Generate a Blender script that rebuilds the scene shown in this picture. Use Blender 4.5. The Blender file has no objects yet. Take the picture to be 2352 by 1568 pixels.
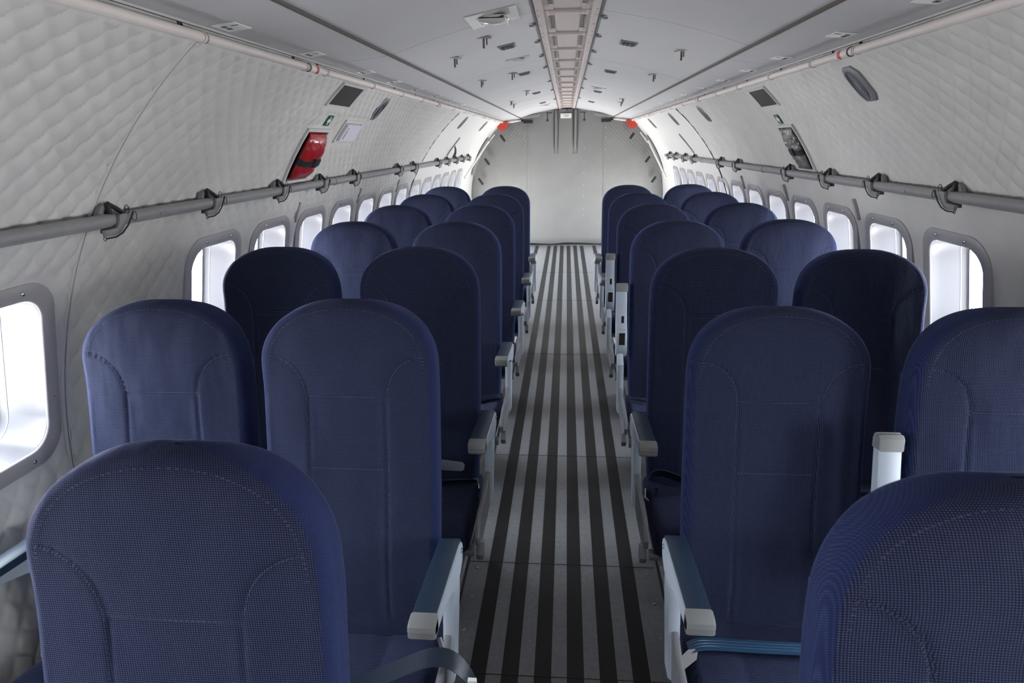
import bpy, bmesh, math, random
from mathutils import Vector, Matrix, noise
random.seed(4)
S = bpy.context.scene
COL = S.collection
PI = math.pi

# ------------------------------------------------------------------ camera
cd = bpy.data.cameras.new('camera'); cam = bpy.data.objects.new('camera', cd); COL.objects.link(cam)
RX = Vector((0.99669523, 0.07994504, -0.01440173))
RU = Vector((-0.00969028, 0.29303934, 0.95605128))
RF = Vector((-0.08065183, 0.95275219, -0.29284561))
cam.matrix_world = Matrix(((RX.x, RU.x, -RF.x, 0.002), (RX.y, RU.y, -RF.y, 0.0), (RX.z, RU.z, -RF.z, 1.46), (0, 0, 0, 1)))
cd.sensor_width = 36.0; cd.lens = 36.0 * 1500 / 2352; cd.clip_start = 0.05; cd.clip_end = 100
cd.dof.use_dof = True; cd.dof.focus_distance = 2.3; cd.dof.aperture_fstop = 9.0
S.camera = cam
# ------------------------------------------------------------------ light
SKY = 43.0
w = bpy.data.worlds.new('sky'); S.world = w; w.use_nodes = True
nt = w.node_tree; bg = nt.nodes['Background']
tc = nt.nodes.new('ShaderNodeTexCoord'); sep = nt.nodes.new('ShaderNodeSeparateXYZ'); rp = nt.nodes.new('ShaderNodeValToRGB')
nt.links.new(tc.outputs['Generated'], sep.inputs[0])
mr = nt.nodes.new('ShaderNodeMapRange'); mr.inputs[1].default_value = -0.3; mr.inputs[2].default_value = 0.5
nt.links.new(sep.outputs[2], mr.inputs[0]); nt.links.new(mr.outputs[0], rp.inputs[0])
rp.color_ramp.elements[0].color = (0.90, 0.90, 0.90, 1)     # pale apron
rp.color_ramp.elements[1].color = (0.88, 0.94, 1.0, 1)      # bright overcast
e = rp.color_ramp.elements.new(0.36); e.color = (0.88, 0.89, 0.91, 1)
e = rp.color_ramp.elements.new(0.42); e.color = (0.92, 0.96, 1.0, 1)
nt.links.new(rp.outputs[0], bg.inputs[0]); bg.inputs[1].default_value = SKY
S.view_settings.view_transform = 'Standard'; S.view_settings.look = 'None'
S.view_settings.exposure = 0.0; S.view_settings.gamma = 1.0; S.view_settings.use_curve_mapping = False
S.cycles.max_bounces = 10; S.cycles.diffuse_bounces = 6; S.cycles.glossy_bounces = 4
S.cycles.transparent_max_bounces = 12; S.cycles.caustics_reflective = False; S.cycles.caustics_refractive = False
S.cycles.sample_clamp_indirect = 6.0

# ------------------------------------------------------------------ materials
def mat(name, col, rough=0.5, metal=0.0, spec=0.5, bump=None, var=None, sheen=0.0, coat=0.0):
    m = bpy.data.materials.new(name); m.use_nodes = True; n = m.node_tree; b = n.nodes['Principled BSDF']
    b.inputs['Base Color'].default_value = (*col, 1); b.inputs['Roughness'].default_value = rough
    b.inputs['Metallic'].default_value = metal; b.inputs['Specular IOR Level'].default_value = spec
    if sheen: b.inputs['Sheen Weight'].default_value = sheen; b.inputs['Sheen Roughness'].default_value = 0.4
    if coat: b.inputs['Coat Weight'].default_value = coat; b.inputs['Coat Roughness'].default_value = 0.1
    c = n.nodes.new('ShaderNodeTexCoord')
    if var:                                    # (scale, amount): gentle tone variation
        t = n.nodes.new('ShaderNodeTexNoise'); t.inputs['Scale'].default_value = var[0]; t.inputs['Detail'].default_value = 5
        n.links.new(c.outputs['Object'], t.inputs['Vector'])
        r = n.nodes.new('ShaderNodeValToRGB'); k = var[1]
        r.color_ramp.elements[0].position = 0.3; r.color_ramp.elements[1].position = 0.7
        r.color_ramp.elements[0].color = (*[x * (1 - k) for x in col], 1)
        r.color_ramp.elements[1].color = (*[min(1, x * (1 + k)) for x in col], 1)
        n.links.new(t.outputs[0], r.inputs[0]); n.links.new(r.outputs[0], b.inputs['Base Color'])
    if bump:                                   # (scale, strength, distance)
        t = n.nodes.new('ShaderNodeTexNoise'); t.inputs['Scale'].default_value = bump[0]; t.inputs['Detail'].default_value = 3
        n.links.new(c.outputs['Object'], t.inputs['Vector'])
        u = n.nodes.new('ShaderNodeBump'); u.inputs['Strength'].default_value = bump[1]; u.inputs['Distance'].default_value = bump[2]
        n.links.new(t.outputs[0], u.inputs['Height']); n.links.new(u.outputs[0], b.inputs['Normal'])
    return m

def fabric(name, dark, light, per=0.0034, amt=1.0):
    m = mat(name, dark, 0.92, spec=0.15, sheen=0.0)
    n = m.node_tree; b = n.nodes['Principled BSDF']; L = n.links
    b.inputs['Sheen Weight'].default_value = 0.10; b.inputs['Sheen Roughness'].default_value = 0.35
    b.inputs['Sheen Tint'].default_value = (0.45, 0.55, 1.0, 1)
    c = n.nodes.new('ShaderNodeTexCoord'); s = n.nodes.new('ShaderNodeSeparateXYZ'); L.new(c.outputs['Object'], s.inputs[0])
    def M(op, a, bb=None, clamp=False):
        q = n.nodes.new('ShaderNodeMath'); q.operation = op; q.use_clamp = clamp
        for i, v in enumerate((a, bb)):
            if v is None: continue
            if isinstance(v, (int, float)): q.inputs[i].default_value = v
            else: L.new(v, q.inputs[i])
        return q.outputs[0]
    k = 2 * PI / per
    zz = M('ADD', s.outputs[2], M('MULTIPLY', s.outputs[1], 0.8))
    # slightly wandering yarns
    nz = n.nodes.new('ShaderNodeTexNoise'); nz.inputs['Scale'].default_value = 9; L.new(c.outputs['Object'], nz.inputs['Vector'])
    zz = M('ADD', zz, M('MULTIPLY', nz.outputs[0], 0.006))
    row = M('ADD', M('MULTIPLY', M('SINE', M('MULTIPLY', zz, k)), 0.5), 0.5)
    colm = M('ADD', M('MULTIPLY', M('SINE', M('MULTIPLY', M('ADD', s.outputs[0], M('MULTIPLY', s.outputs[1], 0.5)), k)), 0.5), 0.5)
    dots = M('POWER', M('MULTIPLY', row, colm), 2.0)
    n2 = n.nodes.new('ShaderNodeTexNoise'); n2.inputs['Scale'].default_value = 500; L.new(c.outputs['Object'], n2.inputs['Vector'])
    dots = M('MULTIPLY', dots, M('ADD', M('MULTIPLY', n2.outputs[0], 1.0), 0.4), True)
    f = M('ADD', M('MULTIPLY', dots, 0.9 * amt), M('MULTIPLY', row, 0.10 * amt), True)
    mx = n.nodes.new('ShaderNodeMix'); mx.data_type = 'RGBA'
    mx.inputs[6].default_value = (*dark, 1); mx.inputs[7].default_value = (*light, 1)
    L.new(f, mx.inputs[0]); L.new(mx.outputs[2], b.inputs['Base Color'])
    n3 = n.nodes.new('ShaderNodeTexNoise'); n3.inputs['Scale'].default_value = 14; n3.inputs['Detail'].default_value = 2
    mp = n.nodes.new('ShaderNodeMapping'); mp.inputs['Scale'].default_value = (2.0, 1.0, 0.5)
    L.new(c.outputs['Object'], mp.inputs[0]); L.new(mp.outputs[0], n3.inputs['Vector'])
    u = n.nodes.new('ShaderNodeBump'); u.inputs['Strength'].default_value = 0.35; u.inputs['Distance'].default_value = 0.010
    L.new(n3.outputs[0], u.inputs['Height'])
    u2 = n.nodes.new('ShaderNodeBump'); u2.inputs['Strength'].default_value = 0.3; u2.inputs['Distance'].default_value = 0.0006
    L.new(row, u2.inputs['Height']); L.new(u.outputs[0], u2.inputs['Normal']); L.new(u2.outputs[0], b.inputs['Normal'])
    return m

M_fab = fabric('blue_woven_fabric', (0.0036, 0.0053, 0.0165), (0.105, 0.125, 0.245))
M_fabside_lit = fabric('blue_band_fabric_lit', (0.0095, 0.0145, 0.050), (0.065, 0.085, 0.20), amt=0.6)  # side bands and rear, colour lightened in place of light from aft
M_thread = mat('seam_thread', (0.033, 0.043, 0.095), 0.8)
M_pad = mat('teal_armrest_pad', (0.012, 0.028, 0.054), 0.45, bump=(900, 0.15, 0.0004))
M_silver = mat('silver_plastic', (0.360, 0.400, 0.455), 0.38, bump=(1500, 0.08, 0.0003))
M_cap = mat('grey_cap_plastic', (0.200, 0.200, 0.200), 0.4)
M_shadedplast = mat('shaded_grey_plastic', (0.170, 0.175, 0.185), 0.4)  # side panels only; shade below the armrests is put into this grey
M_chrome = mat('polished_steel', (0.62, 0.63, 0.65), 0.18, 1.0)
M_alu = mat('dull_aluminium', (0.320, 0.330, 0.340), 0.35, 0.8, var=(40, 0.15))
M_black = mat('black_plastic', (0.012, 0.012, 0.013), 0.45)
M_web = mat('blue_webbing', (0.022, 0.068, 0.135), 0.35, spec=0.7, bump=(700, 0.3, 0.0006))
M_webdark = mat('dark_webbing', (0.006, 0.014, 0.03), 0.4, bump=(700, 0.3, 0.0006))
M_quilt = mat('quilted_blanket', (0.540, 0.530, 0.505), 0.75, spec=0.3, bump=(60, 0.12, 0.003), var=(7, 0.05))
M_smooth = mat('smooth_lining', (0.610, 0.600, 0.580), 0.55, bump=(30, 0.05, 0.002))
M_ceil = mat('ceiling_panel', (0.445, 0.440, 0.445), 0.5, bump=(14, 0.06, 0.004), var=(2.5, 0.03))
M_backing = mat('dark_backing', (0.03, 0.03, 0.032), 0.9)
M_beige = mat('primer_beige', (0.460, 0.400, 0.380), 0.5, var=(30, 0.06))
M_pipe = mat('cream_pipe', (0.580, 0.525, 0.495), 0.42, var=(12, 0.03))
M_rail = mat('grey_rail', (0.225, 0.222, 0.226), 0.42, var=(25, 0.06))
M_brkt = mat('bracket_grey', (0.190, 0.192, 0.198), 0.35, 0.3)
M_cord = mat('brown_cord', (0.085, 0.074, 0.065), 0.7, bump=(700, 0.6, 0.002))
M_red = mat('red_vinyl', (0.330, 0.009, 0.012), 0.22, spec=0.6, bump=(22, 0.5, 0.01), coat=0.3)
M_redpaint = mat('red_paint', (0.42, 0.035, 0.02), 0.4)
M_white = mat('white_card', (0.680, 0.660, 0.730), 0.4)
M_ink = mat('dark_ink', (0.06, 0.06, 0.10), 0.6)
M_green = mat('sign_green', (0.012, 0.08, 0.03), 0.5)
M_signw = mat('sign_white', (0.740, 0.750, 0.720), 0.5)
M_darkmesh = mat('brown_mesh', (0.022, 0.019, 0.018), 0.55, bump=(400, 0.5, 0.002), var=(8, 0.2))
M_vent = mat('vent_grey', (0.190, 0.193, 0.200), 0.45)
M_ventdark = mat('vent_dark', (0.045, 0.05, 0.06), 0.5)
M_clear = mat('cloudy_vinyl', (0.170, 0.160, 0.150), 0.2, spec=0.7, bump=(30, 0.9, 0.02), var=(14, 0.5))
M_frame = mat('window_flange_grey', (0.330, 0.318, 0.320), 0.45)
M_reveal = mat('window_reveal', (0.078, 0.078, 0.085), 0.35)
M_gasket = mat('gasket_grey', (0.22, 0.22, 0.25), 0.5)
M_curtain = mat('curtain_grey', (0.165, 0.165, 0.160), 0.8, bump=(40, 0.1, 0.004), var=(5, 0.05))
M_floorg = mat('floor_light_grey', (0.200, 0.205, 0.215), 0.36, spec=0.5, var=(60, 0.12), bump=(700, 0.15, 0.0006))
M_floorb = mat('floor_black_tread', (0.008, 0.008, 0.009), 0.5, spec=0.4, var=(90, 0.25), bump=(1100, 0.4, 0.001))
M_track = mat('seat_track', (0.220, 0.220, 0.230), 0.35, 0.6, var=(40, 0.2))
M_lens = mat('lamp_lens', (0.420, 0.410, 0.390), 0.12, spec=0.8, coat=0.5)
M_wool = mat('strip_felt', (0.400, 0.400, 0.380), 0.85, bump=(45, 0.6, 0.006), var=(18, 0.12))
def pane_mat():
    m = bpy.data.materials.new('clear_acrylic'); m.use_nodes = True; n = m.node_tree; n.nodes.clear()
    o = n.nodes.new('ShaderNodeOutputMaterial'); mx = n.nodes.new('ShaderNodeMixShader');     t = n.nodes.new('ShaderNodeBsdfTransparent'); g = n.nodes.new('ShaderNodeBsdfGlossy'); g.inputs['Roughness'].default_value = 0.03
    t.inputs[0].default_value = (0.96, 0.97, 1, 1); mx.inputs[0].default_value = 0.06
    n.links.new(t.outputs[0], mx.inputs[1]); n.links.new(g.outputs[0], mx.inputs[2]); n.links.new(mx.outputs[0], o.inputs[0])
    return m
M_pane = pane_mat()

# ------------------------------------------------------------------ mesh helpers
class MB:
    def __init__(s): s.v = []; s.f = []; s.m = []; s.mats = []
    def add(s, v, f, m=0):
        o = len(s.v); s.v += [tuple(p) for p in v]; s.f += [tuple(i + o for i in q) for q in f]; s.m += [m] * len(f); return s
    def box(s, c, d, m=0, rot=None):
        v = []
        for i in range(8):
            p = Vector(((i & 1) - .5, ((i >> 1) & 1) - .5, (i >> 2) - .5)); p = Vector((p.x * d[0], p.y * d[1], p.z * d[2]))
            if rot is not None: p = rot @ p
            v.append(p + Vector(c))
        return s.add(v, [(0, 2, 3, 1), (4, 5, 7, 6), (0, 1, 5, 4), (2, 6, 7, 3), (0, 4, 6, 2), (1, 3, 7, 5)], m)
    def tube(s, pts, r, n=12, m=0, cap=True, closed=False):
        pts = [Vector(p) for p in pts]; N = len(pts); V = []; up = None
        rs = r if isinstance(r, (list, tuple)) else [r] * N
        for i, p in enumerate(pts):
            if closed: t = pts[(i + 1) % N] - pts[i - 1]
            else: t = pts[min(i + 1, N - 1)] - pts[max(i - 1, 0)]
            t.normalize()
            if up is None: up = Vector((0, 0, 1)) if abs(t.z) < .9 else Vector((1, 0, 0))
            a = t.cross(up)
            if a.length < 1e-6: a = t.orthogonal()
            a.normalize(); b = a.cross(t).normalized(); up = b
            for k in range(n): an = 2 * PI * k / n; V.append(p + (a * math.cos(an) + b * math.sin(an)) * rs[i])
        F = []
        for i in range(N if closed else N - 1):
            j = (i + 1) % N
            for k in range(n): F.append((i * n + k, i * n + (k + 1) % n, j * n + (k + 1) % n, j * n + k))
        if cap and not closed: F += [tuple(range(n - 1, -1, -1)), tuple((N - 1) * n + k for k in range(n))]
        return s.add(V, F, m)
    def prism(s, poly, axis, a, b, m=0, ch=0.0):
        """poly: 2-D outline in the plane normal to axis (0:x -> (y,z), 1:y -> (x,z), 2:z -> (x,y)); ch = chamfer"""
        n = len(poly); cx = sum(p[0] for p in poly) / n; cy = sum(p[1] for p in poly) / n
        def P(t, q): return {0: (t, q[0], q[1]), 1: (q[0], t, q[1]), 2: (q[0], q[1], t)}[axis]
        def inset(c):
            out = []
            ar = sum(poly[i][0] * poly[(i + 1) % n][1] - poly[(i + 1) % n][0] * poly[i][1] for i in range(n)); sg = 1 if ar > 0 else -1
            for i in range(n):
                p0, p1, p2 = Vector(poly[i - 1]), Vector(poly[i]), Vector(poly[(i + 1) % n])
                d1 = (p1 - p0).normalized(); d2 = (p2 - p1).normalized()
                n1 = Vector((-d1.y, d1.x)) * sg; n2 = Vector((-d2.y, d2.x)) * sg
                nn = (n1 + n2); L = max(nn.length, .4); nn = nn / L
                out.append(tuple(p1 + nn * c * (2 / max(L, .8)) * .5 * (1 if L > 1.2 else 1.2)))
            return out
        if ch: rings = [(a, inset(ch)), (a + (ch if b > a else -ch), poly), (b - (ch if b > a else -ch), poly), (b, inset(ch))]
        else: rings = [(a, poly), (b, poly)]
        V = [P(t, q) for t, R in rings for q in R]; F = []
        for r in range(len(rings) - 1):
            for i in range(n): j = (i + 1) % n; F.append((r * n + i, r * n + j, (r + 1) * n + j, (r + 1) * n + i))
        F += [tuple(range(n - 1, -1, -1)), tuple((len(rings) - 1) * n + i for i in range(n))]
        return s.add(V, F, m)
    def loft(s, rings, m=0, cap=True):
        n = len(rings[0]); V = [p for r in rings for p in r]; F = []
        for r in range(len(rings) - 1):
            for i in range(n): j = (i + 1) % n; F.append((r * n + i, r * n + j, (r + 1) * n + j, (r + 1) * n + i))
        if cap: F += [tuple(range(n - 1, -1, -1)), tuple((len(rings) - 1) * n + i for i in range(n))]
        return s.add(V, F, m)
    def sphere(s, c, r, m=0, n=8, sc=(1, 1, 1)):
        V = []; F = []
        for i in range(n + 1):
            th = PI * i / n
            for k in range(n * 2): ph = PI * k / n; V.append((c[0] + r * sc[0] * math.sin(th) * math.cos(ph), c[1] + r * sc[1] * math.sin(th) * math.sin(ph), c[2] + r * sc[2] * math.cos(th)))
        for i in range(n):
            for k in range(n * 2): F.append((i * 2 * n + k, (i + 1) * 2 * n + k, (i + 1) * 2 * n + (k + 1) % (2 * n), i * 2 * n + (k + 1) % (2 * n)))
        return s.add(V, F, m)
    def mesh(s, name, mats, smooth=True, angle=40):
        me = bpy.data.meshes.new(name); me.from_pydata(s.v, [], s.f)
        for m in (mats if isinstance(mats, (list, tuple)) else [mats]): me.materials.append(m)
        if any(s.m): me.polygons.foreach_set('material_index', s.m)
        b = bmesh.new(); b.from_mesh(me); bmesh.ops.recalc_face_normals(b, faces=b.faces); b.to_mesh(me); b.free()
        if smooth:
            me.polygons.foreach_set('use_smooth', [True] * len(me.polygons))
            me.set_sharp_from_angle(angle=math.radians(angle))
        return me
    def build(s, name, mats, parent=None, smooth=True, angle=40, loc=None):
        return link(name, s.mesh(name, mats, smooth, angle), parent, loc)

def link(name, me, parent=None, loc=None):
    o = bpy.data.objects.new(name, me); COL.objects.link(o)
    if parent is not None: o.parent = parent
    if loc is not None: o.location = loc
    return o
def tag(o, label=None, cat=None, group=None, kind=None):
    if label: o['label'] = label
    if cat: o['category'] = cat
    if group: o['group'] = group
    if kind: o['kind'] = kind
    return o
def empty(name, loc=(0, 0, 0), **k):
    o = bpy.data.objects.new(name, None); COL.objects.link(o); o.location = loc; o.empty_display_size = .05; return tag(o, **k)
def kids(o): return [c for c in bpy.data.objects if c.parent == o]
def dup(o, tree, parent=None):
    """tree: nested list (object, [children trees])"""
    c = o.copy(); COL.objects.link(c)
    if parent is not None: c.parent = parent
    for ch, sub in tree: dup(ch, sub, c)
    return c
def tree_of(o):
    return [(c, tree_of(c)) for c in kids(o)]

# ------------------------------------------------------------------ the cabin's section
Z0, R = 0.685, 1.36
Y_F, Y_B = -1.2, 9.56
def W(side, Y, s, off=0.0):
    t = s / R; r = R - off
    return Vector((side * r * math.cos(t), Y, Z0 + r * math.sin(t)))
def rrect(hw, hh, r, n=8):
    P = []
    for cx, cy, a0 in ((hw - r, hh - r, 0), (-(hw - r), hh - r, PI / 2), (-(hw - r), -(hh - r), PI), (hw - r, -(hh - r), 1.5 * PI)):
        for i in range(n + 1): a = a0 + PI / 2 * i / n; P.append((cx + r * math.cos(a), cy + r * math.sin(a)))
    return P
def in_rr(y, s, hw, hh, r):
    y, s = abs(y), abs(s)
    if y > hw or s > hh: return False
    if y > hw - r and s > hh - r: return (y - hw + r) ** 2 + (s - hh + r) ** 2 < r * r
    return True
def wpatch(mb, side, Y0, Y1, s0, s1, o0, o1, m=0, ns=4, skew=0.0):
    """slab lying on the curved wall between offsets o0 (wall side) and o1 (cabin side)"""
    V = []; F = []
    for o in (o0, o1):
        for i in range(ns + 1):
            s = s0 + (s1 - s0) * i / ns; dy = skew * i / ns
            V += [W(side, Y0 + dy, s, o), W(side, Y1 + dy, s, o)]
    K = 2 * (ns + 1)
    for i in range(ns):
        a = 2 * i
        F += [(a, a + 1, a + 3, a + 2), (K + a, K + a + 2, K + a + 3, K + a + 1), (a, a + 2, K + a + 2, K + a), (a + 1, K + a + 1, K + a + 3, a + 3)]
    F += [(0, K, K + 1, 1), (K - 2, K - 1, 2 * K - 1, 2 * K - 2)]
    return mb.add(V, F, m)
def wloft(mb, side, Yc, sc, rings, m=0, cap=True):
    """rings of (outline, offset) around a wall point"""
    return mb.loft([[W(side, Yc + p[0], sc + p[1], o) for p in pl] for pl, o in rings], m, cap)

WIN_S, WIN_HW, WIN_HH, WIN_R = 0.232, 0.200, 0.246, 0.095
winY = {-1: [-0.56, -0.08, 0.40, 0.88, 1.325] + [2.328 + 0.481 * k for k in range(13)],
        1: [-0.60, -0.13, 0.35, 0.83, 1.31] + [2.290 + 0.484 * k for k in range(13)]}
ADDED_DOOR = (8.45, 9.10, -0.60, 0.02)  # added low openings that brighten the far end
SEAM = {-1: lambda s: 5.47 + (s - .375) * .395, 1: lambda s: 5.64 + (s - .523) * .30}
HY, HS = 0.0379, 0.0407      # half diagonals of the quilting diamonds

def quilt(Y, s, offY, offS):
    u = ((Y - offY) / HY + (s - offS) / HS) / 2; v = ((Y - offY) / HY - (s - offS) / HS) / 2
    p = u - math.floor(u); q = v - math.floor(v)
    a = math.sin(PI * p); b = math.sin(PI * (1 - q))
    return max(0, a * b) ** 0.33

def build_wall(side, name):
    dy, ds = HY / 5, HS / 5
    offY, offS = ((1.251, 1.077) if side < 0 else (1.940, .980))
    j0 = math.floor((-.72 - offS) / ds); j1 = math.ceil((1.235 - offS) / ds)
    i0 = math.floor((Y_F - offY) / dy); i1 = math.ceil((Y_B + .05 - offY) / dy)
    nJ = j1 - j0 + 1; V = []; F = []; MI = []; hole = {}
    wy = winY[side]; patches = PATCHES[side]
    seam_near = (lambda s: 1.53 + (s + .057) * .11) if side < 0 else None
    for i in range(i0, i1 + 1):
        Y = offY + i * dy
        for j in range(nJ):
            s = min(offS + (j + j0) * ds, 1.235); s = max(s, -.72)
            h = quilt(Y, s, offY, offS) * (0.0088 if side < 0 else 0.0062)
            if side > 0 and s < .60: h *= 0.22
            h += 0.0025 * noise.noise(Vector((Y * 4, s * 4, side * 3.0)))
            d = abs(Y - SEAM[side](s))
            if Y > SEAM[side](s): h = 0.004 if d > .01 else 0.0
            if seam_near:
                q = abs(Y - seam_near(s))
                if q < .016: h = h * (q / .016) ** .7
                if q < .006: h -= .004
            if s > 1.15: h *= max(0, 1 - (s - 1.15) / .012)
            for wc in wy:
                e = max(abs(Y - wc) - WIN_HW, abs(s - WIN_S) - WIN_HH)
                if e < .03: h *= max(0, e / .03)
            for (a, b, c, dd) in patches:
                e = max(a - Y, Y - b, c - s, s - dd)
                if e < .02: h *= max(0, e / .02)
            V.append(W(side, Y, s, h))
    for i in range(i1 - i0):
        Yc = offY + (i + i0 + .5) * dy
        for j in range(nJ - 1):
            sc = offS + (j + j0 + .5) * ds
            if any(abs(Yc - wc) < .2 and in_rr(Yc - wc, sc - WIN_S, WIN_HW - .024, WIN_HH - .024, WIN_R - .015) for wc in wy): continue
            if ADDED_DOOR[0] < Yc < ADDED_DOOR[1] and ADDED_DOOR[2] < sc < ADDED_DOOR[3]: continue
            a = i * nJ + j; F.append((a, a + nJ, a + nJ + 1, a + 1)); MI.append(1 if Yc > SEAM[side](sc) else 0)
    me = bpy.data.meshes.new(name); me.from_pydata(V, [], F); me.materials.append(M_quilt); me.materials.append(M_smooth)
    me.polygons.foreach_set('material_index', MI); me.polygons.foreach_set('use_smooth', [True] * len(F))
    o = link(name, me); tag(o, kind='structure')
    # outer skin so that the lining has a back and no light leaks around it
    return o
PATCHES = {-1: [(2.73, 3.04, .64, .92), (2.76, 3.10, 1.02, 1.15), (3.14, 3.46, .83, .975), (2.88, 3.0, .915, .985)],
           1: [(3.36, 3.63, .63, .91), (3.32, 3.64, 1.01, 1.14), (3.47, 3.58, .90, .97), (2.34, 2.5, .96, 1.14)]}
wall_l = build_wall(-1, 'wall_left'); wall_r = build_wall(1, 'wall_right')
label_wall = {-1: 'left', 1: 'right'}

# ------------------------------------------------------------------ ceiling
CP = [(0.112, 1.884), (0.20, 1.868), (0.35, 1.838), (0.50, 1.797), (0.6206, 1.758), (0.74, 1.744), (0.862, 1.7318)]
def cz(x):
    x = abs(x)
    if x <= CP[0][0]: return CP[0][1]
    for (a, b), (c, d) in zip(CP, CP[1:]):
        if x <= c: return b + (d - b) * (x - a) / (c - a)
    return CP[-1][1]
mb = MB()
for sg in (-1, 1):
    V = []; F = []
    pr = [(0.0, 1.93)] + [(x, z + .022) for x, z in CP] + [(0.90, 1.735)]
    for Y in (Y_F, Y_B + .05): V += [(sg * x, Y, z) for x, z in pr] + [(sg * x, Y, z + .01) for x, z in pr]
    n = len(pr); K = 2 * n
    for i in range(n - 1): F += [(i, i + 1, K + i + 1, K + i), (n + i, K + n + i, K + n + i + 1, n + i + 1)]
    mb.add(V, F)
ceil = tag(mb.build('ceiling', M_backing), kind='structure')
joints = [Y_F, -.25, 1.11, 2.47, 3.83, 5.20, 6.56, 7.92, Y_B]
def cpanel(sg, xs, Y0, Y1):
    mb = MB(); V = []; n = len(xs)
    for Y in (Y0, Y1):
        for x in xs: V.append((sg * x, Y, cz(x)))
        for x in xs: V.append((sg * x, Y, cz(x) + .010))
    F = []; K = 2 * n
    for i in range(n - 1): F += [(i, i + 1, K + i + 1, K + i), (n + i, K + n + i, K + n + i + 1, n + i + 1)]
    F += [tuple(list(range(n)) + list(range(2 * n - 1, n - 1, -1))), tuple([K + i for i in range(n)] + [K + i for i in range(2 * n - 1, n - 1, -1)]),
          (0, n, K + n, K), (n - 1, K + n - 1, K + 2 * n - 1, 2 * n - 1)]
    return mb.add(V, F).build('panel', M_ceil, ceil, angle=30)
inner = [0.117, .16, .20, .28, .35, .43, .50, .56, .6185]; outer = [.6235, .68, .74, .80, .860]
for a, b in zip(joints, joints[1:]):
    for sg in (-1, 1):
        cpanel(sg, inner, a + .002, b - .002)
for sg in (-1, 1):
    jj = joints if sg < 0 else [Y_F, .2, 1.52, 2.86, 4.24, 5.60, 6.95, 8.3, Y_B]
    for a, b in zip(jj, jj[1:]): cpanel(sg, outer, a + .002, b - .002)

# central channel of the ceiling
ch = empty('trim_1', (0, 0, 0), kind='structure')
for sg in (-1, 1):
    mb = MB()
    prof = [(.110, 1.880), (.088, 1.876), (.084, 1.879), (.083, 1.886), (.063, 1.886), (.062, 1.900), (.066, 1.904), (.110, 1.890)]
    mb.prism([(sg * x, z) for x, z in prof], 1, Y_F, Y_B - .01); mb.build('side_rail', M_beige, ch, angle=20)
    mb = MB(); mb.tube([(sg * .114, Y_F, 1.880), (sg * .114, Y_B - .01, 1.880)], .0035, 8); mb.build('edge_cable', M_black, ch)
mb = MB(); mb.box((0, (Y_F + Y_B) / 2, 1.921), (.2, Y_B - Y_F, .004)); mb.build('slot_backing', M_black, ch)
ribs = [2.47 + .4875 * k for k in range(-7, 15)]
prp = MB(); prp.box((0, 0, 0), (.098, .47, .004)); prp.box((0, -.236, -.002), (.098, .012, .006)); centre_me = prp.mesh('centre_panel', M_beige, angle=20)
rb = MB(); rb.box((0, 0, 0), (.160, .012, .012)); rb.box((0, .006, -.006), (.130, .003, .004)); rib_me = rb.mesh('cross_rib', M_beige, angle=20)
lv = MB()
for k in range(14):
    yy = -.125 + k * .0185
    lv.box((0, yy, 0), (.0150, .0052, .0006), rot=Matrix.Rotation(math.radians(38), 3, 'Z'))
lv_me = {1: lv.mesh('louvre', M_beige, angle=20)}
lv = MB()
for k in range(14): lv.box((0, -.125 + k * .0185, 0), (.0150, .0052, .0006), rot=Matrix.Rotation(math.radians(-38), 3, 'Z'))
lv_me[-1] = lv.mesh('louvre', M_beige, angle=20)
fr = MB(); fr.box((0, .19, 0), (.016, .10, .005)); fr.box((0, -.19, 0), (.016, .10, .005)); fr_me = fr.mesh('slot_frame', M_beige, angle=20)
sc = MB(); sc.box((0, 0, 0), (.005, .28, .004)); sc_me = sc.mesh('slot_shade', M_vent, angle=20)
sb = MB(); sb.box((0, 0, 0), (.0135, .27, .001)); sb_me = sb.mesh('dark_slot', M_black, smooth=False)
hole = MB(); hole.tube([(0, 0, 0), (0, 0, -.0015)], .0045, 10); hole_me = hole.mesh('rivet', M_ventdark)
for k, y in enumerate(ribs):
    if y > Y_B - .05: break
    link('cross_rib', rib_me, ch, (0, y, 1.888))
    yc = y + .244
    if yc + .24 > Y_B: break
    link('centre_panel', centre_me, ch, (0, yc, 1.893))
    for sg in (-1, 1):
        link('louvre', lv_me[sg], ch, (sg * .0562, yc, 1.8874)); link('dark_slot', sb_me, ch, (sg * .0562, yc, 1.8882)); link('slot_frame', fr_me, ch, (sg * .0562, yc, 1.890)); link('slot_shade', sc_me, ch, (sg * .0655, yc, 1.8845))
        for dy in (-.19, 0, .19): link('rivet', hole_me, ch, (sg * .098, yc + dy, 1.879))
clp = MB(); clp.box((0, 0, 0), (.012, .030, .010)); clp.box((.010, .006, -.004), (.016, .012, .006)); clp_me = clp.mesh('clip', M_brkt, angle=20)
for k, y in enumerate([1.6, 2.62, 3.05, 3.55, 4.1, 5.05, 5.9, 7.2]):
    for sg in (-1, 1):
        o = link('clip', clp_me, ch, (sg * .124, y - .06 * sg, 1.876)); o.scale = (sg, 1, 1)

# brown cords along the ceiling break
n_tr = 2
for sg in (-1, 1):
    mb = MB(); mb.tube([(sg * .621, Y_F, 1.757), (sg * .621, Y_B, 1.757)], .0065, 10)
    tag(mb.build('trim_%d' % n_tr, M_cord), kind='structure'); n_tr += 1

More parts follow.
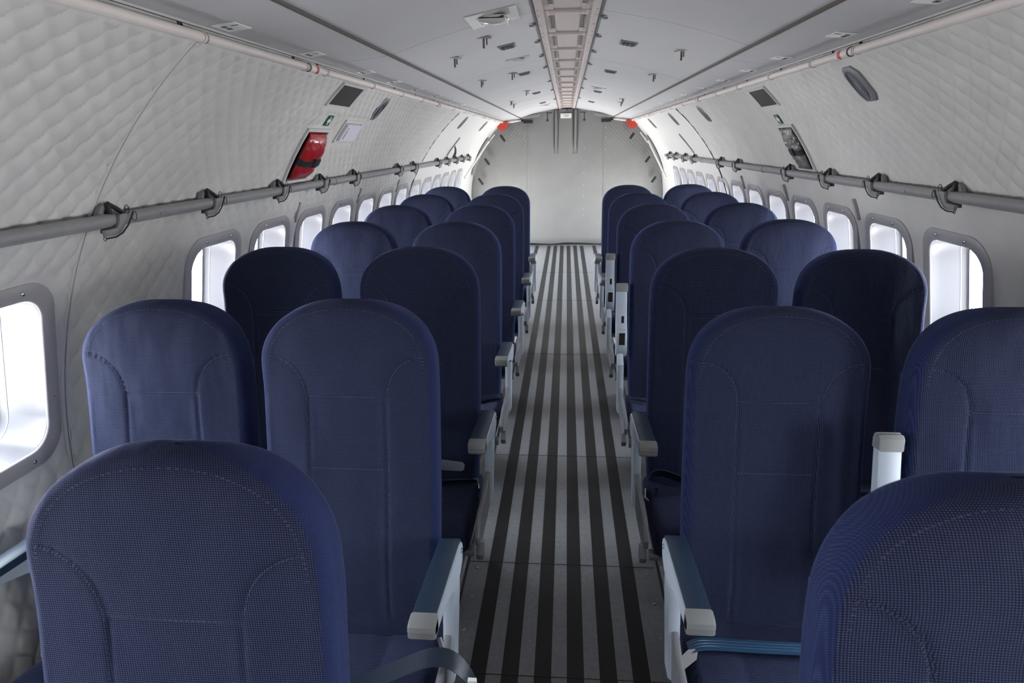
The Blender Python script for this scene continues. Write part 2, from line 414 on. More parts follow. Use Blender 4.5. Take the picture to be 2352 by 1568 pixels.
# felt strip between ceiling edge and pipe, in segments
for sg in (-1, 1):
    bk = MB(); wpatch(bk, sg, Y_F, Y_B, 1.172, 1.192, .0005, .002, ns=2)
    root = tag(bk.build('trim_%d' % n_tr, M_backing), kind='structure'); n_tr += 1
    cuts = [Y_F, -.3, .55, 1.55, 2.19, 2.40, 2.95, 3.47, 3.95, 4.5, 5.05, 5.6, 6.2, 6.8, 7.4, 8.0, 8.6, 9.2, Y_B]
    for a, b in zip(cuts, cuts[1:]):
        V = []; F = []; ny = max(4, int((b - a) / .02)); prof = [(1.164, .003), (1.166, .010), (1.178, .012), (1.180, .007), (1.182, .009), (1.189, .006), (1.191, .002)]
        for i in range(ny + 1):
            Y = a + .012 + (b - a - .024) * i / ny
            lad = abs(((Y - .3 * sg) / .088) % 1 - .5) * 2
            for k, (s, o) in enumerate(prof):
                oo = o + .001 * noise.noise(Vector((Y * 9, k * 1.3, sg * 5)))
                if k in (1, 2) and lad > .86: oo -= .005
                V.append(W(sg, Y, s + .0012 * noise.noise(Vector((Y * 5, k, 9 + sg))), oo))
        n = len(prof)
        for i in range(ny):
            for k in range(n - 1): q = i * n + k; F.append((q, q + n, q + n + 1, q + 1))
        link_o = MB().add(V, F).build('felt_strip', M_wool, root)

# ------------------------------------------------------------------ floor
mb = MB(); mb.box((0, (Y_F + Y_B) / 2, -.03), (2.34, Y_B - Y_F + .1, .06))
floor = tag(mb.build('floor', M_floorg, smooth=False), kind='structure')
def strip(x0, x1, y0, y1):
    m = MB(); m.box(((x0 + x1) / 2, (y0 + y1) / 2, .0008), (x1 - x0, y1 - y0, .0016)); return m.build('tread_strip', M_floorb, floor, smooth=False)
for k in (-5, -3, -1, 1, 3, 5):
    c = -.0055 + .0468 * k; strip(c - .0245, c + .0245, Y_F, 9.5)
for c in (-.41, .405): strip(c - .024, c + .024, 6.2, 9.5)
for sg in (-1, 1):
    m = MB(); m.box((sg * .338, 2.6, .002), (.006, 7.6, .004)); m.build('track_gap', M_black, floor, smooth=False)
    m = MB(); m.prism([(sg * .345, 0), (sg * .345, .007), (sg * .352, .010), (sg * .372, .010), (sg * .379, .007), (sg * .379, 0)], 1, Y_F, 6.4)
    m.build('seat_track', M_track, floor, angle=20)
    m = MB(); m.prism([(sg * .86, 0), (sg * .86, .009), (sg * .90, .009), (sg * .90, 0)], 1, Y_F, 6.4); m.build('seat_track', M_track, floor, angle=20)
m = MB(); m.sphere((0, 0, 0), .0055, sc=(1, 1, .35)); scr_me = m.mesh('floor_screw', M_alu)
for sg in (-1, 1):
    y = .9
    while y < 8.5: link('floor_screw', scr_me, floor, (sg * .305 + random.uniform(-.004, .004), y, .001)); y += .155
for y in (1.50, 2.02, 2.87, 4.45, 6.1, 7.5):
    m = MB(); m.box((-.006, y, .0019), (.66, .002, .0008)); m.build('panel_joint', M_backing, floor, smooth=False)

# ------------------------------------------------------------------ end walls
def halfw(z):
    xc = math.sqrt(max(0, (R - .012) ** 2 - (z - Z0) ** 2))
    if z > CP[-1][1] - .004:
        xs = 0
        for k in range(90):
            x = k / 100
            if cz(x) - .004 > z: xs = x
        return min(xc, max(xs, .05))
    return xc
def curtain_y(x, z):
    y = Y_B - .03
    y += .012 * math.sin(x * 5.2 + .6) + .02 * noise.noise(Vector((x * 2.2, z * 1.6, 0)))
    y -= .030 * math.exp(-((z - .9) / .5) ** 2) * math.exp(-(x / .6) ** 2)
    for sx in (-.545, .505): y += .010 * math.exp(-((x - sx) / .008) ** 2)
    for sx in (-.165, -.125, .10, .14):
        if z > 1.30: y += .012 * math.exp(-((x - sx) / .010) ** 2)
    if abs(x) > .5:
        u = (x + z) / .055; v = (x - z) / .055; y -= .006 * (abs(math.sin(PI * u)) * abs(math.sin(PI * v))) ** .5
    else:
        u = (x + z) / .07; v = (x - z) / .07; y -= .001 * (abs(math.sin(PI * u)) * abs(math.sin(PI * v))) ** .5
    if z < .12: y += .05 * (1 - z / .12) ** 2
    return y
nx, nz = 260, 180; V = []; F = []
for j in range(nz + 1):
    z = .032 + (1.874 - .032) * j / nz; hw = halfw(z)
    for i in range(nx + 1):
        x = -hw + 2 * hw * i / nx; zz = z
        if j == 0: zz = .028 + .012 * math.exp(-((x + .02) / .12) ** 2) + .006 * math.sin(x * 9)
        V.append((x, curtain_y(x, zz), zz))
for j in range(nz):
    for i in range(nx): a = j * (nx + 1) + i; F.append((a, a + 1, a + nx + 2, a + nx + 1))
cur = MB().add(V, F).build('bulkhead_curtain', M_curtain, angle=80)
tag(cur, 'grey quilted curtain closing the far end of the aisle', 'curtain')
def strap_piece(x, z0, z1):
    m = MB(); P = [(x - .012, z0), (x + .012, z0), (x + .012, z1), (x - .012, z1)]
    m.prism(P, 1, curtain_y(x, (z0 + z1) / 2) - .020, curtain_y(x, (z0 + z1) / 2) - .010, ch=.003); return m
for x in (-.150, .118):
    m = MB(); yb = min(curtain_y(x, z) for z in (1.36, 1.6, 1.85)) - .002
    m.prism([(x - .014, 1.37), (x - .008, 1.355), (x + .008, 1.355), (x + .014, 1.37), (x + .014, 1.862), (x - .014, 1.862)], 1, yb - .008, yb + .01, ch=.003)
    m.build('strap_sleeve', M_curtain, cur, angle=30)
m = MB(); m.sphere((0, 0, 0), .0042, sc=(1, .5, 1)); riv_me = m.mesh('snap_stud', M_pipe)
for x, zs in ((.245, (1.18, 1.02, .86, .70, .52, .44, 1.35)), (.535, (1.62, 1.50, 1.33, 1.05))):
    for z in zs: link('snap_stud', riv_me, cur, (x, curtain_y(x, z) - .006, z))
m = MB(); m.box((-.012, curtain_y(0, 1.79) - .012, 1.785), (.150, .008, .062)); pl = m.build('placard', M_signw, smooth=False)
tag(pl, 'small cream placard at the top centre of the grey end curtain', 'sign')
m = MB()
for k, z in enumerate((1.800, 1.788, 1.776)): m.box((-.012 + (.004 if k else 0), curtain_y(0, 1.79) - .0165, z), (.09 - .02 * k, .001, .004))
m.build('lettering', M_cord, pl, smooth=False)
# front wall behind the camera
V = [(x, Y_F, z) for z in [i * 1.88 / 30 for i in range(31)] for x in (-halfw(z), halfw(z))]
mb = MB().add(V, [(2 * i, 2 * i + 1, 2 * i + 3, 2 * i + 2) for i in range(30)]); tag(mb.build('wall_front', M_ceil, smooth=False), kind='structure')
mb = MB(); mb.box((0, Y_B + .075, .95), (3.0, .04, 2.2)); tag(mb.build('light_stop_back', M_backing, smooth=False), kind='structure')  # unseen wall added to stop light leaking in behind the curtain

# ------------------------------------------------------------------ windows
def window_parts(side):
    P = {}
    o0 = rrect(WIN_HW, WIN_HH, WIN_R); o1 = rrect(WIN_HW - .004, WIN_HH - .004, WIN_R - .003)
    i0 = rrect(WIN_HW - .040, WIN_HH - .040, .075); i1 = rrect(WIN_HW - .044, WIN_HH - .044, .072)
    m = MB(); wloft(m, side, 0, WIN_S, [(o0, -.014), (o0, .004), (o1, .007), (i0, .007), (i1, .003), (i1, -.004)], cap=False); P['frame'] = m.mesh('frame', M_frame, angle=50)
    m = MB(); rings = []
    for t in [k / 8 for k in range(9)]:
        sh = .044 + .030 * t ** 1.5; rings.append((rrect(WIN_HW - sh, WIN_HH - sh, .075 - .012 * t), .001 - .118 * t))
    wloft(m, side, 0, WIN_S, rings, cap=False)
    P['reveal'] = m.mesh('reveal', M_reveal, angle=60)
    m = MB(); a, b = rrect(WIN_HW - .072, WIN_HH - .072, .062), rrect(WIN_HW - .082, WIN_HH - .082, .056)
    wloft(m, side, 0, WIN_S, [(a, -.108), (b, -.106), (b, -.120)], cap=False); P['gasket'] = m.mesh('gasket', M_gasket, angle=60)
    m = MB(); c = rrect(WIN_HW - .063, WIN_HH - .063, .066)
    m.tube([W(side, p[0], WIN_S + p[1], -.088) for p in c], .0022, 6, closed=True); P['inner_seal'] = m.mesh('inner_seal', M_gasket)
    m = MB(); c = rrect(WIN_HW - .070, WIN_HH - .070, .062); V = [W(side, p[0], WIN_S + p[1], -.116) for p in c]; m.add(V, [tuple(range(len(V)))])
    P['pane'] = m.mesh('pane', M_pane, smooth=False)
    m = MB(); t = WIN_S / R; nrm = Vector((-side * math.cos(t), 0, -math.sin(t)))
    m.sphere((0, 0, 0), .0062, n=6, sc=(.6, 1, 1)); P['screw'] = m.mesh('screw', M_chrome)
    return P
WP = {s: window_parts(s) for s in (-1, 1)}
mdx = WIN_HW - .020; mdz = WIN_HH - .020
scr = [(-.085, mdz), (.085, mdz), (-.085, -mdz), (.085, -mdz), (mdx, .07), (mdx, -.08), (-mdx, .07), (-mdx, -.08)]
def portal(side, Y, s, off, sx, sy):
    l = bpy.data.lights.new('daylight_portal', 'AREA'); l.shape = 'RECTANGLE'; l.size = sx; l.size_y = sy; l.cycles.is_portal = True
    o = bpy.data.objects.new('daylight_portal', l); COL.objects.link(o)
    t = s / R; n = Vector((-side * math.cos(t), 0, -math.sin(t)))
    o.location = W(side, Y, s, off); o.rotation_euler = n.to_track_quat('-Z', 'Y').to_euler()
nw = 1
for side in (-1, 1):
    for Y in winY[side]:
        if ADDED_DOOR[0] - .2 < Y < ADDED_DOOR[1] + .2: continue
        w_ = empty('window_%d' % nw, (0, Y, 0), kind='structure'); nw += 1
        for nm in ('frame', 'reveal', 'gasket', 'inner_seal', 'pane'): link(nm, WP[side][nm], w_)
        for a, b in scr: link('screw', WP[side]['screw'], w_, W(side, a, WIN_S + b, .0085))
        portal(side, Y, WIN_S, -.14, .40, .46)
# low rear doorways, added to let daylight into the far end
for k, (side, DR) in enumerate(((-1, ADDED_DOOR), (1, ADDED_DOOR))):
    d = empty('door_%d' % (k + 1), (0, 0, 0), kind='structure')
    m = MB()
    y0, y1, s0, s1 = DR
    wpatch(m, side, y0 - .05, y0 + .012, s0, s1 + .04, -.10, .012, ns=10); wpatch(m, side, y1 - .012, y1 + .05, s0, s1 + .04, -.10, .012, ns=10)
    wpatch(m, side, y0, y1, s1 - .01, s1 + .04, -.10, .012, ns=2); m.build('door_frame', M_smooth, d, angle=30)
    portal(side, (y0 + y1) / 2, (s0 + s1) / 2, -.11, y1 - y0 + .02, s1 - s0 + .05)

# short grey bars between windows
m = {sd: MB() for sd in (-1, 1)}
bar_me = {}
for sd in (-1, 1): wpatch(m[sd], sd, -.009, .009, .432, .530, 0, .014, ns=3); bar_me[sd] = m[sd].mesh('lining_strip', M_frame, angle=30)
nth = ['nearest', 'second nearest', 'third nearest', 'fourth nearest', 'fifth nearest', 'sixth nearest', 'seventh nearest', 'eighth nearest', 'ninth nearest', 'tenth nearest', 'eleventh nearest', 'farthest']
for sd, ys in ((-1, (3.050, 4.012, 4.974)), (1, (3.016, 3.984, 4.952))):
    for k, y in enumerate(ys):
        o = link('lining_strip', bar_me[sd], None, (0, y, 0)); tag(o, 'short upright grey strip between windows of the %s wall, %s of three' % (label_wall[sd], ['nearest', 'middle', 'farthest'][k]), 'trim strip', 'grey strips between the windows')

# seam of the near left blanket and the dark joints before the smooth lining
m = MB(); sv = [-.7 + 1.88 * i / 60 for i in range(61)]
V = []
for s in sv:
    y = 1.53 + (s + .057) * .11
    V += [W(-1, y - .011, s, .0015), W(-1, y - .0025, s, .0045), W(-1, y - .0008, s, .001), W(-1, y + .0008, s, .001), W(-1, y + .0025, s, .0045), W(-1, y + .011, s, .0015)]
F = [(i * 6 + k, i * 6 + k + 1, i * 6 + 7 + k, i * 6 + 6 + k) for i in range(60) for k in range(5)]
m.add(V, F); m.build('seam_tape', M_quilt, wall_l, angle=30)
m = MB()
m.tube([W(-1, 1.541 + (s + .057) * .11, s, .0025) for s in sv[:26]], .0007, 5)
m.tube([W(-1, 1.53 + (s + .057) * .11, s, .0035) for s in sv], .0010, 5); m.build('seam_stitching', M_gasket, wall_l)
for sd, wl in ((-1, wall_l), (1, wall_r)):
    m = MB(); m.tube([W(sd, SEAM[sd](s), s, .004) for s in [-.7 + 1.85 * i / 50 for i in range(51)]], .006, 8); m.build('joint_gasket', M_black, wl)

# ------------------------------------------------------------------ overhead pipes
PX, PZ, PR_ = .835, 1.6985, .0120
def ring_tube(x, y, z, r, ln, n=20):
    m = MB(); m.tube([(x, y - ln / 2, z), (x, y - ln / 2 + .001, z), (x, y + ln / 2 - .001, z), (x, y + ln / 2, z)], [r - .0012, r, r, r - .0012], n); return m
for sd in (-1, 1):
    root = MB(); root.tube([(sd * PX, Y_F + .02, PZ), (sd * PX, 8.9, PZ)], PR_, 24)
    pipe = tag(root.build('overhead_pipe', M_pipe), 'cream painted pipe with red bands along the top of the %s wall' % label_wall[sd], 'pipe', 'overhead pipes')
    ys = {-1: [(2.276, 1), (4.49, 1), (7.0, 1)], 1: [(2.225, 1), (4.53, 1), (7.1, 1)]}[sd]
    for y, _ in ys:
        ring_tube(sd * PX, y, PZ, PR_ + .0012, .028).build('red_band', M_redpaint, pipe)
        ring_tube(sd * PX, y + .03, PZ, PR_ + .0025, .035).build('coupling', M_pipe, pipe); ring_tube(sd * PX, y - .035, PZ, PR_ + .003, .045).build('coupling', M_pipe, pipe)
        ring_tube(sd * PX, y - .062, PZ, PR_ + .0022, .006).build('dark_ring', M_black, pipe)
    cl = {-1: [1.57, 2.185, 2.372, 2.95, 3.47, 3.95, 4.5, 5.05, 5.6, 6.2, 6.8, 7.4, 8.0], 1: [1.05, 2.12, 2.47, 2.95, 3.47, 3.95, 4.5, 5.05, 5.6, 6.2, 6.8, 7.4, 8.0]}[sd]
    for y in cl:
        m = MB(); m.tube([(sd * PX + (PR_ + .0015) * math.cos(a), y, PZ + (PR_ + .0015) * math.sin(a)) for a in [k * PI / 12 for k in range(24)]], .0022, 6, closed=True)
        q = Vector((sd * (PX + .008), y, PZ + PR_)); e2 = W(sd, y, 1.180, .010)
        m.tube([q, q.lerp(e2, .5) + Vector((0, .004, .004)), e2], .0032, 6); m.box(e2, (.012, .022, .010)); m.build('clamp', M_pipe, pipe)
        ring_tube(sd * PX, y + .014, PZ, PR_ + .0008, .006).build('clamp_band', M_brkt, pipe)
m = MB(); m.tube([(-PX, 9.02, PZ + .005), (-PX, 9.0, PZ), (-PX, 8.9, PZ)], .012, 10)

# ------------------------------------------------------------------ side rails with litter brackets
RLX, RLZ, RLR = 1.18, 1.2784, .0175
def bracket(sd, root, Y):
    m = MB()
    # plate rising behind the rail, and a lower jaw on the cabin side reaching forward
    m.prism([(-.046, .004), (-.040, .026), (-.028, .040), (-.012, .047), (.004, .046), (.006, .036), (-.010, .034), (-.022, .022), (-.026, .004)], 0, sd * .004, sd * .020, ch=.002)
    m.prism([(-.085, -.020), (-.083, -.038), (-.040, -.040), (-.006, -.034), (.022, -.018), (.048, .010), (.040, .018), (.004, .016), (-.006, -.006), (-.020, -.018)], 0, -sd * .016, -sd * .026, ch=.003)
    m.prism([(-.030, -.034), (.020, -.020), (.016, -.010), (-.024, -.020)], 0, -sd * .016, sd * .02, ch=.002)
    b = m.build('bracket', M_brkt, root, loc=(sd * RLX, Y, RLZ), angle=30)
    b.scale = (1, .76, .92)
    m = MB(); m.prism([(-.012, .010), (.004, .011), (.002, .044), (-.006, .050), (-.013, .046)], 0, -.007, .007, ch=.002)
    m.tube([(-sd * .002, -.006, .047), (-sd * .008, .022, .032), (-sd * .014, .046, .016)], [.007, .007, .006], 8)
    m.build('lever', M_black, b, angle=30)
    m = MB(); c0 = Vector((-sd * .026, -.086, -.042))
    P = [c0, Vector((-sd * .030, -.045, -.042)), Vector((-sd * .032, -.010, -.034)), Vector((-sd * .032, .025, -.016)), Vector((-sd * .030, .055, .006)), Vector((-sd * .028, .072, .016))]
    m.tube(P, [.0026, .0026, .0024, .0022, .0028, .0028], 6)
    for cc, rr in ((c0 + Vector((0, -.006, 0)), .006), (Vector((-sd * .026, .078, .006)), .014), (Vector((-sd * .018, .060, .026)), .012)):
        m.tube([cc + Vector((0, rr * math.cos(a), rr * math.sin(a))) for a in [k * PI / 8 for k in range(16)]], .0011, 5, closed=True)
    m.build('cable', M_black, b)
for sd in (-1, 1):
    m = MB(); m.tube([(sd * RLX, Y_F + .02, RLZ), (sd * RLX, 8.2, RLZ)], RLR, 20)
    rail = tag(m.build('side_rail_tube', M_rail), 'grey rail tube with black levers running along the %s wall' % label_wall[sd], 'rail', 'wall rails')
    for y in {-1: [1.63, 2.12, 2.67, 3.15, 3.66, 4.66, 5.15, 6.15, 6.64, 7.15, 7.61, 8.1], 1: [2.14, 2.65, 3.13, 3.68, 4.77, 5.29, 6.39, 6.88, 7.45, 7.9]}[sd]: bracket(sd, rail, y)
    for y in {-1: [3.35, 5.0], 1: [4.15, 6.0]}[sd]: ring_tube(sd * RLX, y, RLZ, RLR + .0025, .03).build('sleeve', M_rail, rail)
    m = MB(); m.prism([(1.82 if sd < 0 else 2.4, -.004), (1.86 if sd < 0 else 2.44, -.004), (1.86 if sd < 0 else 2.44, .004), (1.82 if sd < 0 else 2.4, .004)], 0, -.001, .001)
    m.build('tape_mark', M_brkt, rail, loc=(sd * (RLX - RLR - .0003), 0, RLZ - .002), smooth=False)

# ------------------------------------------------------------------ items on the walls
def wframe(m, sd, a, b, c, d, t=.014, o=.010, mi=0):
    wpatch(m, sd, a - t, b + t, d, d + t, 0, o, mi, 1); wpatch(m, sd, a - t, b + t, c - t, c, 0, o, mi, 1)
    wpatch(m, sd, a - t, a, c, d, 0, o, mi); wpatch(m, sd, b, b + t, c, d, 0, o, mi)
def pouch(sd, Yc, sc, hw, hh, thick, material, name, label, cat, lump=.5):
    root = empty(name, W(sd, Yc, sc - hh, 0), label=label, cat=cat)
    inv = -root.location
    m = MB(); wframe(m, sd, Yc - hw - .012, Yc + hw + .012, sc - hh - .008, sc + hh + .008); fr = m.build('pocket_frame', M_quilt, root, loc=inv, angle=30)
    m = MB(); wpatch(m, sd, Yc - hw - .012, Yc + hw + .012, sc - hh - .008, sc + hh + .008, 0.001, .003, 0, 6); m.build('pocket_back', M_backing, root, loc=inv)
    m = MB(); rings = []; n = 22
    for i in range(n + 1):
        t = i / n; e = math.sin(PI * min(1, max(0, t)) ) ** .35 if 0 < t < 1 else 0.02
        hwid = hw * (.86 + .14 * e); th = thick * e * (1 - .15 * math.exp(-((t - .38) / .08) ** 2))
        s = sc - hh + 2 * hh * t; ring = []
        for k in range(24):
            a = 2 * PI * k / 24; cx = math.copysign(abs(math.cos(a)) ** .45, math.cos(a)); cy = math.copysign(abs(math.sin(a)) ** .6, math.sin(a))
            nn = .004 * lump * noise.noise(Vector((cx * 3, t * 9, cy * 3 + sd)))
            ring.append(W(sd, Yc + hwid * cx * (1 + nn * 8), s + .004 * lump * noise.noise(Vector((k, t * 5, 3))), .004 + th * .5 * (1 + cy) + (nn * 1.8 if cy > 0 else 0)))
        rings.append(ring)
    m.loft(rings); m.build('pouch', material, root, loc=inv, angle=50)
    m = MB(); rings = []
    for s in (sc - hh * .28, sc - hh * .27, sc - hh * .03, sc - hh * .02):
        ring = []
        for k in range(24):
            a = 2 * PI * k / 24; cx = math.copysign(abs(math.cos(a)) ** .4, math.cos(a)); cy = math.copysign(abs(math.sin(a)) ** .6, math.sin(a))
            ring.append(W(sd, Yc + (hw + .003) * cx, s, .004 + (thick + .003) * .5 * (1 + cy)))
        rings.append(ring)
    m.loft(rings)
    wpatch(m, sd, Yc + .0, Yc + .045, sc - hh * .30, sc + .01, thick + .005, thick + .011, 0, 1)
    m.build('strap', M_black, root, loc=inv, angle=40)
    return root
pouch(-1, 2.900, .774, .105, .112, .045, M_red, 'emergency_pouch', 'shiny red vinyl pouch with a black strap on the left wall', 'pouch')
pouch(1, 3.490, .768, .092, .112, .022, M_clear, 'emergency_pouch', 'cloudy grey clear-vinyl pouch with a black strap on the right wall', 'pouch', lump=1.4)
for sd, (a, b, c, d) in ((-1, (2.79, 3.06, 1.035, 1.140)), (1, (3.35, 3.61, 1.022, 1.124))):
    root = empty('wall_vent', W(sd, (a + b) / 2, c, 0), label='dark brown rectangular mesh panel below the pipe on the %s wall' % label_wall[sd], cat='vent', group='dark wall vents')
    m = MB(); wpatch(m, sd, a, b, c, d, .001, .006, 0, 4); m.build('mesh_panel', M_darkmesh, root, loc=-root.location, angle=30)
    m = MB(); wframe(m, sd, a, b, c, d, .010, .009); m.build('vent_frame', M_quilt, root, loc=-root.location, angle=30)
def cross_sign(sd, Yc, sc):
    hw, hh = .030, .027
    m = MB(); wpatch(m, sd, Yc - hw, Yc + hw, sc - hh, sc + hh, .003, .005, 0, 2)
    o = tag(m.build('first_aid_sign', M_green, smooth=False), 'small green sticker with a white cross above the pouch on the %s wall' % label_wall[sd], 'sign', 'green cross stickers')
    m = MB(); wpatch(m, sd, Yc - .0045, Yc + .0045, sc - .021, sc + .021, .005, .0058, 0, 1); wpatch(m, sd, Yc - .018, Yc + .018, sc - .008, sc + .008, .005, .0058, 0, 1)
    m.build('white_cross', M_signw, o, smooth=False)
cross_sign(-1, 2.945, .951); cross_sign(1, 3.52, .935)
# white leaflet box on the left wall
root = empty('leaflet_holder', W(-1, 3.31, .853, 0), label='white leaflet box with dark lettering on the left wall beside the red pouch', cat='holder')
m = MB(); wpatch(m, -1, 3.19, 3.41, .855, .945, .002, .020, 0, 3); m.build('box', M_white, root, loc=-root.location, smooth=False)
m = MB(); wframe(m, -1, 3.18, 3.42, .850, .950, .014, .008); m.build('holder_frame', M_quilt, root, loc=-root.location, angle=30)
m = MB()
for k in range(11):
    s = .866 + k * .0058; t = .006 if k % 3 else .009
    if k == 9: continue
    wpatch(m, -1, 3.213, 3.213 + t + .012, s, s + .0032, .020, .0206, 0, 1)
m.build('lettering', M_ink, root, loc=-root.location, smooth=False)
# loudspeaker grilles
def speaker(sd, Yc, sc, label):
    root = empty('loudspeaker', W(sd, Yc, sc, 0), label=label, cat='loudspeaker', group='oval wall loudspeakers')
    L = -root.location; hw, hh = .052, .074
    P = [(-hw * .55, -hh), (hw * .55, -hh), (hw, -hh * .62), (hw, hh * .62), (hw * .55, hh), (-hw * .55, hh), (-hw, hh * .62), (-hw, -hh * .62)]
    P2 = [(x * .88, y * .92) for x, y in P]
    m = MB(); wloft(m, sd, Yc, sc, [(P, 0), (P, .006), (P2, .012), ]); m.build('grille', M_vent, root, loc=L, angle=25)
    for k in range(5):
        ry, rs = .012 + .0065 * k, .026 + .0088 * k
        m = MB(); m.tube([W(sd, Yc + ry * math.cos(a), sc + rs * math.sin(a), .0125) for a in [k2 * PI / 16 for k2 in range(32)]], .0016, 5, closed=True)
        m.build('slot', M_ventdark, root, loc=L)
speaker(1, 2.42, 1.045, 'grey loudspeaker grille just below the red-banded joint of the right pipe')
speaker(-1, 3.53, 1.052, 'grey loudspeaker grille on the left wall past the leaflet box')
speaker(1, 5.00, 1.048, 'grey loudspeaker grille near the dark joint of the right wall')
speaker(-1, 6.35, 1.055, 'small far loudspeaker grille on the smooth part of the left wall')
speaker(1, 6.35, 1.055, 'small far loudspeaker grille on the smooth part of the right wall')
for sd, Y in ((-1, 7.9), (1, 7.9)): speaker(sd, Y, 1.055, 'farthest loudspeaker grille high on the %s wall near the end curtain' % label_wall[sd])
for sd, y0, y1 in ((-1, 6.70, 6.86), (1, 6.48, 6.69)):
    m = MB(); wpatch(m, sd, y0 - .018, y0 + .018, .677, .885, 0, .012, 0, 5, skew=y1 - y0)
    o = tag(m.build('grab_bar', M_vent, angle=30), 'slanted grey slot bar on the smooth far part of the %s wall' % label_wall[sd], 'grab bar', 'slanted wall bars')
    m = MB(); wpatch(m, sd, y0 - .008, y0 + .008, .70, .862, .012, .015, 0, 5, skew=y1 - y0); m.build('slot', M_beige, o, angle=30)
    if sd < 0: bar_left = o
m = MB(); m.tube([W(-1, 6.80, .79, .02), W(-1, 6.74, .77, .05), W(-1, 6.70, .74, .07), W(-1, 6.69, .69, .07)], [.006, .010, .012, .010], 8)
m.build('strap', M_black, bar_left)

# ------------------------------------------------------------------ things on the ceiling
def cplate(x0, x1, y0, y1, dz0, dz1):
    m = MB(); V = []
    for dz in (dz0, dz1):
        for x in (x0, x1):
            for y in (y0, y1): V.append((x, y, cz(x) - dz))
    return V, [(0, 1, 3, 2), (4, 6, 7, 5), (0, 4, 5, 1), (2, 3, 7, 6), (0, 2, 6, 4), (1, 5, 7, 3)]
lampn = {(-1, 2.39): 'clear dome lamp recessed in the ceiling nearest the camera', (1, 5.6): 'small lit-looking dome lamp on the right half of the ceiling',
         (-1, 3.56): 'faint flush lamp plate on the left half of the ceiling behind the dome lamp', (-1, 8.0): 'farthest small lamp on the left half of the ceiling'}
for (sg, y), lab in lampn.items():
    x = -.247 if sg < 0 else .25
    root = empty('ceiling_lamp', (x, y, cz(x)), label=lab, cat='lamp', group='ceiling lamps'); L = -root.location
    big = y < 3; hx, hy = (.083, .115) if big else (.06, .05)
    m = MB(); V, F = cplate(x - hx, x + hx, y - hy, y + hy, -.001, .004); m.add(V, F)
    m.build('base_plate', M_lens if big else M_ceil, root, loc=L, smooth=False)
    m = MB(); rings = []
    for t, r in ((0, 1), (.35, .93), (.7, .75), (.93, .45), (1, .12)):
        rings.append([(x + hx * .72 * r * math.copysign(abs(math.cos(a)) ** .6, math.cos(a)), y + hy * .62 * r * math.copysign(abs(math.sin(a)) ** .6, math.sin(a)), cz(x) - .004 - (.020 if big else .008) * t) for a in [k * PI / 12 for k in range(24)]])
    m.loft(rings); m.build('lens', M_lens, root, loc=L, angle=60)
    if big:
        for q in (-.05, .045):
            m = MB(); m.box((x + q, y + .01, cz(x) - .012), (.005, .11, .010)); m.build('retainer', M_signw, root, loc=L, smooth=False)
        m = MB(); m.box((x - .002, y - .062, cz(x) - .010), (.085, .006, .008)); m.build('dark_gap', M_black, root, loc=L, smooth=False)
vm = MB(); vm.prism([(-.036, -.046), (.036, -.046), (.036, .046), (-.036, .046)], 2, 0, -.006, ch=.002); v_f = vm.mesh('bezel', M_vent, angle=20)
vm = MB(); vm.box((0, 0, -.0075), (.056, .074, .003)); v_d = vm.mesh('dark_inset', M_ventdark, smooth=False)
vm = MB()
for k in range(3): vm.box((-.016 + .016 * k, 0, -.010), (.003, .070, .003))
v_s = vm.mesh('grille_bars', M_black, smooth=False)
for sg in (-1, 1):
    for k, y in enumerate((3.07, 4.27, 5.96, 7.48)):
        x = sg * .26; o = empty('ceiling_vent', (x, y, cz(x)), label='small dark square ceiling vent %s of the channel, %s of four' % (label_wall[sg], ['nearest', 'second', 'third', 'farthest'][k]), cat='vent', group='ceiling vents')
        o.rotation_euler = (0, sg * math.atan2(.03, .15), 0)
        link('bezel', v_f, o); link('dark_inset', v_d, o); link('grille_bars', v_s, o)
hk = MB(); hk.box((0, 0, -.003), (.062, .022, .006)); hk_p = hk.mesh('plate', M_alu, angle=20)
hk = MB(); hk.tube([(0, 0, 0), (0, 0, -.040)], .004, 8); hk.tube([(.012, 0, -.003), (.012, 0, -.028)], .003, 6); hk_h = hk.mesh('pin', M_cord)
HK = [(-.32, 2.72, 0), (-.475, 2.97, .9), (-.49, 4.0, .9), (-.32, 4.10, 0), (-.32, 5.5, 0), (-.49, 6.08, .9), (-.50, 6.5, .9), (.465, 2.94, -.9), (.475, 3.92, -.9), (.48, 6.08, -.9), (.50, 6.5, -.9)]
for k, (x, y, rz) in enumerate(HK):
    side = 'left' if x < 0 else 'right'
    where = ('by the channel' if abs(x) < .4 else 'by the brown cord')
    rank = [q for q in HK if (q[0] < 0) == (x < 0) and (abs(q[0]) < .4) == (abs(x) < .4)].index((x, y, rz))
    o = empty('ceiling_hook', (x, y, cz(x)), label='metal hook with hanging pin, %s ceiling %s, %s from camera' % (side, where, ['first', 'second', 'third', 'fourth'][rank]), cat='hook', group='ceiling hooks')
    o.rotation_euler = (0, 0, rz); link('plate', hk_p, o); link('pin', hk_h, o)
